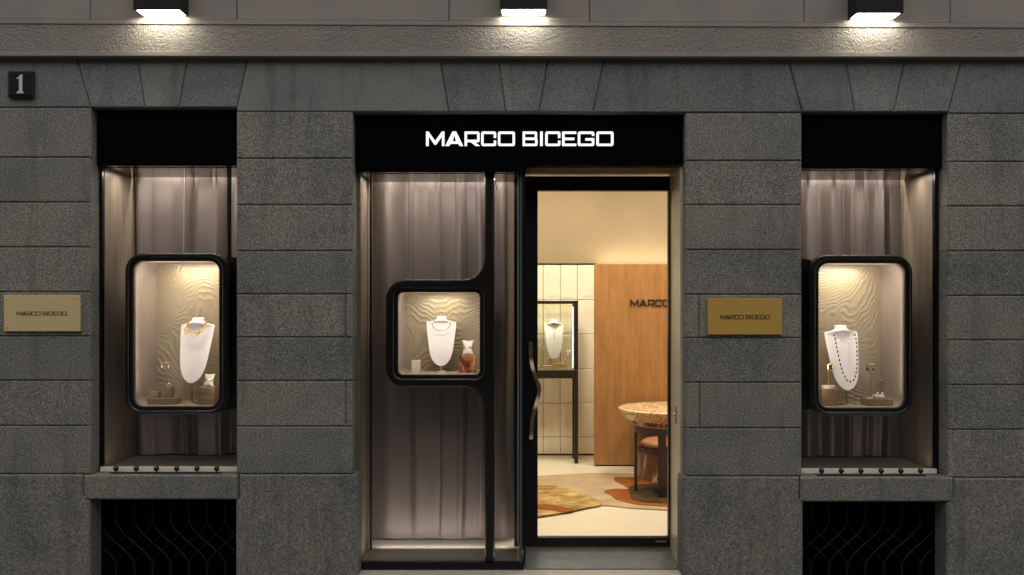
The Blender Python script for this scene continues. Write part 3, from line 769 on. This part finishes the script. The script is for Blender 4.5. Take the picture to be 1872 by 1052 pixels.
b3 = bust(1543, 595, 713, .38, 17, bx3[3], 'white necklace bust with a short chain and long bead strand, right display case')
mb = MB()
pa = neck_path(b3[1], 1, .155, .06, .27, 60, lift=.003); mb.tube(pa, .0010, 5)
for k in range(2, 60, 4): mb.ball(pa[k], .0042, 8, 6, (1, .6, 1))
put(mb.obj('necklace', SILVER, smooth=True, label='short pale gold link necklace high on the right display bust', cat='necklace'), b3[0])
mb = MB(); nk = root('necklace', (0, 0, 0), 'long necklace of dark oval stones on the right display bust', 'necklace')
pa = []
for i in range(101):
    u = -1+2*i/100; x = .185*math.sin(u*PI/2)*(1+.15*(1-abs(u))); x = .19*math.copysign(abs(math.sin(u*PI/2))**.55, u); t = .86-(.86-.12)*(1-math.cos(u*PI/2))**.72 if abs(u) > .02 else .86
    pa.append(on_bust(b3[1], 1, x, t, .003))
# even steps along the path
ln = [0]
for a, b in zip(pa, pa[1:]): ln.append(ln[-1]+(Vector(a)-Vector(b)).length)
def at_len(s_):
    for i in range(len(ln)-1):
        if ln[i+1] >= s_:
            k = (s_-ln[i])/max(1e-6, ln[i+1]-ln[i]); return tuple(Vector(pa[i]).lerp(Vector(pa[i+1]), k))
    return pa[-1]
mb.tube(pa, .0009, 5).obj('chain', SILVER, nk, smooth=True)
ge = MB(); n = 25
for k in range(n): ge.ball(at_len(ln[-1]*(k+.5)/n), .0068, 8, 6, (.85, .6, 1.3))
ge.obj('gemstones', DKSTONE, nk, smooth=True); put(nk, b3[0])

def iblock(name, p0, p1, y0, y1, d, dep, mat, label, cat='display block', group=None, floor=None, rz=0, bevel=.0015):
    k = (D0+d)/F; x0, x1 = PX(p0, d), PX(p1, d); z0 = PZ(y1, d) if floor is None else floor; z1 = PZ(y0, d)
    o = MB().box(x0, x1, d, d+dep, z0, z1).obj(name, mat, loc=((x0+x1)/2, d+dep/2, z0), bevel=bevel, label=label, cat=cat, group=group)
    o.rotation_euler.z = math.radians(rz); return o, (x0+x1)/2, z1
def ring(x, y, z, r, mat, label, group=None, rot=0):
    pts = [(x+r*math.cos(a)*math.cos(rot), y+r*math.cos(a)*math.sin(rot), z+r+r*math.sin(a)) for a in [2*PI*i/20 for i in range(20)]]
    o = MB().tube(pts, .0022, 6, True, up=Vector((math.sin(rot), -math.cos(rot), .01))).ball((x, y, z+2*r+.002), .005, 8, 6).obj('ring', mat, smooth=True, loc=(x, y, z), label=label, cat='ring', group=group); return o
def cushion(name, x, y, z, w_, h, label, rz=0, tilt=-18, group='bracelet cushions'):
    nx, nz = 16, 16; v = []; f = []
    for s_ in (-1, 1):
        for j in range(nz+1):
            for i in range(nx+1):
                u = -1+2*i/nx; t = -1+2*j/nz
                edge = (1-u*u)*(1-t*t); pinch = 1-.20*(1-t*t)*u*u
                v.append((u*w_/2*pinch*(1-.10*(1-abs(t))), s_*.42*w_*.5*edge**.45, (t+1)/2*h*(1-.0*abs(u))+.07*h*abs(u)*t))
    o_ = (nx+1)*(nz+1)
    for j in range(nz):
        for i in range(nx):
            a = j*(nx+1)+i; f.append((a, a+1, a+nx+2, a+nx+1)); f.append((o_+a, o_+a+nx+1, o_+a+nx+2, o_+a+1))
    m = MB().add(v, f); o = m.obj(name, PILLOW, smooth=True, auto=70, label=label, cat='cushion', group=group)
    bm = bmesh.new(); bm.from_mesh(o.data); bmesh.ops.remove_doubles(bm, verts=bm.verts, dist=1e-5); bmesh.ops.recalc_face_normals(bm, faces=bm.faces); bm.to_mesh(o.data); bm.free()
    o.location = (x, y, z+.004); o.rotation_euler = (math.radians(tilt), 0, math.radians(rz)); return o
def bracelet(cu, w_, h, mat, label, strands=1, frac=.5):
    mb = MB()
    for s_ in range(strands):
        z0 = h*frac+(s_-(strands-1)/2)*.007
        mb.tube([(w_*.46*math.cos(a), w_*.235*math.sin(a), z0+.003*math.sin(a*3+s_*2)) for a in [2*PI*i/40 for i in range(40)]], .0022, 6, True)
    o = mb.obj('bracelet', mat, smooth=True, label=label, cat='bracelet'); o.location = cu.location; o.rotation_euler = cu.rotation_euler; return o
def tstand(x, y, z0, z1, wbar, label, drops, droplabel, foot=None):
    r = root('earring_stand', (x, y, z0), label, 'earring stand', 'small brass earring stands')
    MB().tube([(x, y, z0), (x, y, z1)], .0018, 6).obj('pole', BRASS, r, smooth=True)
    MB().tube([(x-wbar/2, y, z1), (x+wbar/2, y, z1)], .0018, 6).obj('crossbar', BRASS, r, smooth=True)
    MB().lathe([(0, .004), (.02, .004), (.021, 0)], (x, y, z0), 20).obj('base', BRASS if foot is None else foot, r, smooth=True)
    for s_, side in ((-1, 'left'), (1, 'right')):
        xx = x+s_*wbar*.42; m = MB()
        zz_ = z1-.002
        for (dz, rr, sx, sz) in drops: m.ball((xx, y-.004, zz_-dz), rr, 10, 8, (sx, .5, sz))
        m.tube([(xx, y-.004, zz_), (xx, y-.004, zz_-drops[-1][0])], .0007, 5)
        m.obj('earring', drops_mat, smooth=True, loc=(xx, y, z1), label='%s, %s of the pair' % (droplabel, side), cat='earring', group=droplabel)

# left case
fz1 = bx1[3]
iblock('display_plinth', 269, 321, 729, 740, .27, .10, BURL, 'low wide wooden plinth on the floor of the left display case', 'display plinth', floor=fz1+.0005)
pt = PZ(729, .27)
_, xa, za = iblock('display_block', 274, 289, 716, 729, .29, .045, BURL, 'smaller wooden ring block on the low plinth in the left case', group='wooden ring blocks', floor=pt+.0005)
ring(xa, .31, za+.001, .008, SILVER, 'gold ring on the smaller block in the left display case', 'gold rings on blocks', .5)
_, xa, za = iblock('display_block', 299, 314, 707, 729, .30, .045, BURL, 'taller wooden ring block on the low plinth in the left case', group='wooden ring blocks', floor=pt+.0005)
ring(xa, .32, za+.001, .009, SILVER, 'gold ring on the taller block in the left display case', 'gold rings on blocks', -.4)
drops_mat = SILVER
tstand(PX(302.5, .40), .40, fz1+.0005, PZ(664, .40), .052, 'tall thin earring stand behind the ring blocks in the left case', [(.006, .004, 1, 1), (.022, .0065, .9, 1.5)], 'small pale gold earring in the left case')
iblock('display_block', 362, 391, 708, 740, .26, .10, BURL, 'large wooden block under the bracelet cushion in the left case', floor=fz1+.0005)
cu = cushion('bracelet_cushion', PX(381, .31), .31, PZ(708, .27), .078, .075, 'white bracelet cushion on the large wooden block in the left case', -14, -14)
bracelet(cu, .078, .075, GOLD, 'gold bracelet around the white cushion in the left display case', 2)
# centre case
fz2 = bx2[3]
_, xa, za = iblock('display_block', 752.5, 768, 659, 680, .33, .05, CREAMBOX, 'pale pink ring block at the left of the centre display case', floor=fz2+.0005)
ring(xa, .355, za+.001, .009, SILVER, 'gold ring on the pale pink block in the centre display case', None, .2)
iblock('display_block', 839.5, 869, 650, 681, .32, .10, REDMARBLE, 'red onyx block at the right of the centre display case', floor=fz2+.0005)
cu = cushion('bracelet_cushion', PX(855.5, .36), .36, PZ(650, .33), .076, .088, 'upright white bracelet cushion on the red onyx block', 0, -8)
bracelet(cu, .07, .088, M_plain('rose gold', (.75, .48, .33), .25, 1), 'twisted two strand bracelet around the cushion on the red onyx block', 2)
# right case
fz3 = bx3[3]
iblock('display_block', 1503, 1533, 712, 742, .27, .09, BURL, 'large wooden block under the cuff stand in the right case', floor=fz3+.0005)
zt = PZ(712, .27)
r = root('cuff_stand', (PX(1514.5, .31), .31, zt), 'brass pole stand with round foot on the large wooden block in the right case', 'jewellery stand')
x = PX(1514.5, .31)
MB().lathe([(0, .022), (.040, .022), (.044, .018), (.044, .002), (.042, 0)], (x, .31, zt+.0005), 32).obj('base', CREAMBOX, r, smooth=True)
MB().tube([(x, .31, zt+.02), (x, .31, PZ(677, .31))], .0022, 8).obj('pole', BRASS, r, smooth=True)
MB().lathe([(0, .003), (.022, .003), (.023, 0)], (x, .31, PZ(677, .31)), 24).obj('plate', BRASS, r, smooth=True)
MB().lathe([(.024, 0), (.027, .006), (.027, .026), (.024, .034), (.022, .026), (.022, .006), (.024, 0)], (x+.004, .31, PZ(676, .31)+.002), 28).obj('cuff_bracelet', GOLD, smooth=True, label='wide gold cuff bracelet on the brass pole stand in the right case', cat='bracelet')
iblock('display_plinth', 1584, 1633, 730, 742, .27, .10, BURL, 'low wide wooden plinth on the floor of the right display case', 'display plinth', floor=fz3+.0005)
pt = PZ(730, .27)
drops_mat = DKSTONE
tstand(PX(1591.5, .33), .33, pt+.0005, PZ(666, .33), .048, 'taller earring stand on the low plinth in the right case', [(.002, .005, 1, 1), (.028, .0125, .9, 1.15)], 'large dark oval drop earring in the right case', CREAMBOX)
iblock('display_block', 1599, 1618, 722.5, 730, .285, .05, CREAMBOX, 'flat oval block on the low plinth in the right case', floor=pt+.0005, bevel=.008)
for s_, sd in ((-1, 'left'), (1, 'right')):
    xx = PX(1608.5+s_*4.2, .3); zz = PZ(722.5, .285)
    MB().ball((xx, .30, zz+.008), .0075, 12, 8).obj('pearl_earring', PEARL, smooth=True, loc=(xx, .30, zz), label='round pearl earring, %s one of the pair on the flat oval block' % sd, cat='earring', group='pearl earrings')
tstand(PX(1610.5, .35), .35, pt+.0005, PZ(695, .35), .040, 'shorter earring stand on the low plinth in the right case', [(.0, .0045, 1, 1), (.018, .0065, 1, 1), (.036, .0065, 1, 1)], 'triple dark bead drop earring in the right case', CREAMBOX)

# ------------------------------------------------------------------ shop interior
RF = .030; RY1 = 4.14
MB().box(-1.6, 3.6, .72, 4.5, -.15, RF).box(.064, 1.045, .50, .7195, -.15, RF).obj('shop_floor', FLOORM, kind='structure')
MB().box(-1.6, 3.6, RY1, 4.5, 2.0, 3.45).obj('shop_back_wall', WALLP, kind='structure')
MB().box(-1.8, -1.6, .5, 4.5, -.15, 3.45).box(3.6, 3.8, .5, 4.5, -.15, 3.45).obj('shop_side_walls', WALLP, kind='structure')
MB().box(-1.6, 3.6, .62, 4.5, 3.40, 3.5).obj('shop_ceiling', CEILM, kind='structure')
# tiled wainscot
tl = MB(); ys = [484.5, 548, 611, 674, 737, 799, 830.5]; x0t = 993.3-31.25*6
random.seed(3)
tw = MB().box(-1.6, 1.25, RY1-.012, RY1, RF, PZ(484, RY1-.02)).obj('tiled_wall', M_plain('tile grout', (.16, .12, .07), .8), kind='structure')
def lf(p): return PX(p, RY1-.03), p
for j in range(6):
    for i in range(0, 12):
        a, b = x0t+31.2*i, x0t+31.2*(i+1); a, b = max(a, 780), b
        X0, X1 = PX(a, RY1-.03)+.0025, PX(b, RY1-.03)-.0025; Z1, Z0 = PZ(ys[j], RY1-.03)-.0025, PZ(ys[j+1], RY1-.03)+.0025
        yy = RY1-.03
        tl.prism([(X0, Z0), (X1, Z0), (X1, Z1), (X0, Z1)], yy, RY1-.011, .003, .003)
        kind = random.choice([0, 1, 2, 3, 4, 1, 3, 3])
        sx = {1: (X0+.03, X1-.014), 2: (X0+.014, X1-.03), 3: (X0+.05, X1-.006), 4: (X0+.006, X1-.05)}.get(kind)
        if sx:
            zz0, zz1 = ((Z0+.02, Z1-.006) if kind % 2 else (Z0+.006, Z1-.03))
            for q in range(3):
                e = q*.009
                if sx[1]-sx[0] > 2*e+.03:
                    tl.prism([(sx[0]+e, zz0+e), (sx[1]-e, zz0+e), (sx[1]-e, zz1-e), (sx[0]+e, zz1-e)], yy-.0022*(q+1), yy-.0022*q+.0005, .0015, .0015)
TILE = M_plain('cream glazed tile', (.86, .80, .65), .32, 0, .45, 3, .06)
tl.obj('tiles', TILE, tw)
MB().box(-1.6, .875, RY1-.035, RY1, PZ(484, RY1-.02), PZ(484, RY1-.02)+.012).obj('top_trim', DARKBRONZE, tw)
MB().box(-1.6, 1.25, RY1-.028, RY1-.012, RF+.0005, RF+.016).obj('base_gap', VOID, tw)
# oak partition with wordmark and hidden light
OP = root('oak_partition', (1.9, 3.6, RF), 'tall warm oak partition with dark lettering at the back of the shop', 'partition')
MB().box(.793, 3.58, 3.44, 3.48, RF+.014, 2.034).obj('panel', OAK, OP, bevel=.002)
MB().box(.80, 3.58, 3.448, 3.475, RF+.0005, RF+.014).obj('plinth', VOID, OP)  # black strip: shadow line under the panel put into the colour
lw = 13.21*(548-560.5)/-1*(D0+3.43)/F
lettering(PX(1152.5, 3.43), PX(1152.5, 3.43)+lw*.94, PZ(560, 3.43), PZ(548, 3.43), 3.430, 3.4395, ENGR, OP)
area('partition_light', (2.2, 4.02, 2.045), 2.6, .03, 5, (1, .86, .62), (PI, 0, 0), OP)
# freestanding display cabinet
cx0, cx1, cy0, cy1 = -.50, .645, 3.6, 3.93
CB = root('display_cabinet', ((cx0+cx1)/2, 3.76, RF), 'dark bronze glass cabinet on thin legs before the cream tiles', 'display cabinet')
zt_, zs0, zs1 = 1.673, .888, .972; p = .038
fr = MB()
for xa, xb in ((cx0, cx0+p), (cx1-p, cx1)):
    for ya in (cy0, cy1-.03): fr.box(xa, xb, ya, ya+.03, zs1, zt_)
    for za in (zt_-.032,): fr.box(xa+.001, xb-.001, cy0+.03, cy1-.03, za, zt_-.001)
for ya in (cy0, cy1-.03): fr.box(cx0+p, cx1-p, ya+.001, ya+.029, zt_-.032, zt_-.001)
fr.obj('frame', DARKBRONZE, CB, bevel=.002)
MB().box(cx0, cx1, cy0, cy1, zs0, zs1-.004).obj('drawer_case', DARKBRONZE, CB, bevel=.002)
MB().box(cx0+p, cx1-p, cy0+.03, cy1-.03, zs1-.004, zs1+.006).obj('shelf_deck', WHITEM, CB)
for xa in (cx0, cx1-p):
    for ya in (cy0, cy1-.03): MB().box(xa, xa+p, ya, ya+.03, RF, zs0-.0005).obj('leg', DARKBRONZE, CB, bevel=.002)
MB().box(cx0+p, cx1-p, cy0+.012, cy0+.018, zs1, zt_-.033).obj('glass_pane', GLASS2, CB)
MB().box(cx0+p, cx1-p, cy1-.02, cy1-.014, zs1, zt_-.033).obj('glass_pane', GLASS2, CB)
MB().box(cx1-p-.018, cx1-p-.008, cy0+.035, cy0+.045, zs1+.02, zt_-.06).obj('light_strip', LEDM, CB)
area('cabinet_light', (.1, 3.67, zt_-.04), .9, .03, 3.0, (1, .92, .78), (0, 0, 0), CB)
b4 = bust(1013, 585, 656, 3.74, 0, zs1+.008, 'white necklace bust with a Y shaped chain inside the bronze cabinet', wide=.80)
mb = MB(); H4 = b4[1]; pts = [on_bust(H4, .8, x*.12, .06+.26*(1-abs(x))**1.0, .004) for x in [-1+i/20 for i in range(41)]]
mb.tube(pts, .0018, 5).tube([on_bust(H4, .8, 0, .32+.02*i, .004) for i in range(10)], .0018, 5)
put(mb.obj('necklace', SILVER, smooth=True, label='fine Y shaped chain on the bust inside the bronze cabinet', cat='necklace'), b4[0])
k = zs1+.0065
iblock('display_block', 1033, 1048, 657, 676, 3.70, .08, M_plain('cream block', (.66, .54, .36), .5), 'cream block under the cushion inside the bronze cabinet', floor=k)
cu = cushion('bracelet_cushion', PX(1039.5, 3.74), 3.74, PZ(657, 3.7), .066, .085, 'white bracelet cushion on the cream block inside the bronze cabinet', 0, -6)
bracelet(cu, .06, .085, SILVER, 'thin bracelet around the cushion inside the bronze cabinet', 1)
iblock('display_block', 1012, 1033, 665.5, 675, 3.66, .07, HONEY, 'honey coloured block inside the bronze cabinet', floor=k)
iblock('display_plinth', 978, 1010, 669, 676, 3.66, .12, CREAMBOX, 'long low cream plinth inside the bronze cabinet', 'display plinth', floor=k)
iblock('display_block', 997, 1006, 661.5, 669, 3.70, .05, CREAMBOX, 'lower stepped ring block inside the bronze cabinet', group='stepped ring blocks', floor=PZ(669, 3.66)+.0005)
iblock('display_block', 1000, 1008, 656, 661.5, 3.76, .05, CREAMBOX, 'upper stepped ring block inside the bronze cabinet', group='stepped ring blocks', floor=k)
drops_mat = SILVER
tstand(PX(989.5, 3.72), 3.72, PZ(669, 3.66)+.0005, PZ(630.5, 3.72), .055, 'earring stand at the left inside the bronze cabinet', [(.006, .006, 1, 1), (.03, .008, .9, 1.3)], 'small gold earring inside the bronze cabinet')

# table and chair
TC = (1.485, 2.85, RF); TB = root('marble_table', TC, 'round veined marble table on a thick pedestal inside the shop', 'table')
tz = .68-RF
MB().lathe([(.02, tz), (.505, tz), (.52, tz-.008), (.518, tz-.022), (.475, tz-.095), (.45, tz-.105), (.02, tz-.105)], TC, 72).obj('tabletop', LITMARBLE, TB, smooth=True, auto=25)
MB().lathe([(.02, tz-.1055), (.42, tz-.1055), (.375, tz-.16), (.372, .04), (.378, 0), (.02, 0)], TC, 64).obj('pedestal', TABLEMARBLE, TB, smooth=True, auto=25)
CX, CY = 1.30, 2.15; CH = root('dining_chair', (CX, CY, RF), 'dark wood low back chair with tan round seat before the marble table', 'chair')
def pol(r, a): return CX+r*math.cos(math.radians(a)), CY+r*math.sin(math.radians(a))
def arcband(r0, r1, a0, a1, z0, z1, n=30):
    v = []; 
    for i in range(n+1):
        a = a0+(a1-a0)*i/n
        for r_, z_ in ((r0, z0), (r1, z0), (r1, z1), (r0, z1)): v.append((*pol(r_, a), z_))
    f = [(4*i+k, 4*i+(k+1) % 4, 4*i+4+(k+1) % 4, 4*i+4+k) for i in range(n) for k in range(4)]+[(0, 1, 2, 3), (4*n+3, 4*n+2, 4*n+1, 4*n)]
    return MB().add(v, f)
arcband(.262, .285, 172, 335, .548, .612).obj('backrest', CHAIRW, CH, smooth=True, auto=40, bevel=.003)
ap = arcband(.20, .245, 0, 360, .385, .425, 48); ap.obj('seat_frame', CHAIRW, CH, smooth=True, auto=40)
MB().lathe([(.0, .07), (.13, .068), (.19, .058), (.225, .036), (.232, .018), (.222, .002), (.0, 0)], (CX, CY, .4255), 48).obj('seat', LEATHER, CH, smooth=True, auto=60)
for a, wd in ((178, .016), (251, .034), (327, .034), (84, .016)):
    c, s_ = math.cos(math.radians(a)), math.sin(math.radians(a)); m = MB(); v = []
    top = .56 if a != 84 else .40
    for z in (RF+.012, top):
        for dr, dt in ((-.012, -wd), (.014, -wd), (.014, wd), (-.012, wd)):
            r_ = .268 if a != 84 else .235; v.append((CX+(r_+dr)*c-dt*s_, CY+(r_+dr)*s_+dt*c, z))
    m.add(v, [(0, 1, 2, 3), (7, 6, 5, 4), (0, 4, 5, 1), (1, 5, 6, 2), (2, 6, 7, 3), (3, 7, 4, 0)]); m.obj('leg', CHAIRW, CH, bevel=.003)

# rugs: outlines taken on the floor, each a low pile sheet
def rug(name, pts, mat, h, label, z0=RF, parent=None, r=.0):
    w_ = [FLOORP(px, py, RF) for px, py in pts]
    n = len(w_); out = []
    for i in range(n):                       # closed Catmull-Rom
        p0, p1, p2, p3 = [Vector(w_[(i+k) % n]) for k in (-1, 0, 1, 2)]
        for k in range(6):
            t = k/6; q = .5*((2*p1)+(-p0+p2)*t+(2*p0-5*p1+4*p2-p3)*t*t+(-p0+3*p1-3*p2+p3)*t**3); out.append(q)
    m = len(out); v = [(q.x, q.y, z0+h) for q in out]+[(q.x, q.y, z0+.0003) for q in out]
    mb = MB().add(v, [tuple(range(m)), tuple(range(2*m-1, m-1, -1))]+[(i, m+i, m+(i+1) % m, (i+1) % m) for i in range(m)])
    o = mb.obj(name, mat, parent, bevel=0)
    if not parent: tag(o, label, 'rug')
    return o
rb = rug('area_rug', [(860, 884), (930, 876), (1000, 871), (1060, 868), (1110, 867), (1160, 868), (1210, 870), (1290, 878), (1350, 895), (1370, 915), (1320, 930), (1260, 936), (1200, 933.5), (1150, 930.5), (1112, 926.5), (1080, 928), (1000, 935), (900, 915)], RUG_B, .010, 'large beige rug with scalloped orange and umber inlay under the chair')
rug('inlay', [(1122, 878.5), (1127, 875), (1150, 875.5), (1200, 873), (1290, 880), (1330, 900), (1300, 922), (1222, 928.5), (1190, 927.5), (1165, 925.5), (1146, 921.5), (1133, 918), (1124, 914.5), (1117, 908.5), (1104.5, 902), (1111, 898.5), (1127, 896.8), (1148, 897), (1140, 890), (1128, 883.5)], RUG_O, .004, None, RF+.010, rb)
rug('inlay', [(1150, 898), (1153, 892), (1175, 889), (1230, 888), (1290, 895), (1300, 912), (1240, 922), (1205, 923.5), (1175, 921.5), (1158, 917), (1153, 912), (1151, 905)], RUG_K, .004, None, RF+.014, rb)
gr = rug('area_rug', [(880, 905), (930, 895), (985, 889), (1010, 890.5), (1040, 898), (1070, 908), (1100, 924.5), (1070, 932.5), (1030, 941), (985, 948), (930, 955), (880, 950)], RUG_G, .008, 'golden mottled rug with an orange stripe just inside the door', RF+.0105)
rug('stripe', [(900, 924), (950, 924), (985, 927), (1003, 927), (1030, 932), (1050, 937), (1028, 941), (1000, 936.5), (985, 935), (950, 933), (900, 932)], RUG_O, .003, None, RF+.0188, gr)

# ceiling lights of the shop, above the doorway's view
for x, y, p_ in ((.2, 1.5, 25), (1.6, 1.5, 24), (.1, 2.9, 28), (1.7, 2.7, 24), (2.8, 2.2, 10)):
    area('shop_ceiling_light', (x, y, 3.385), .5, .5, p_, (1, .87, .66))
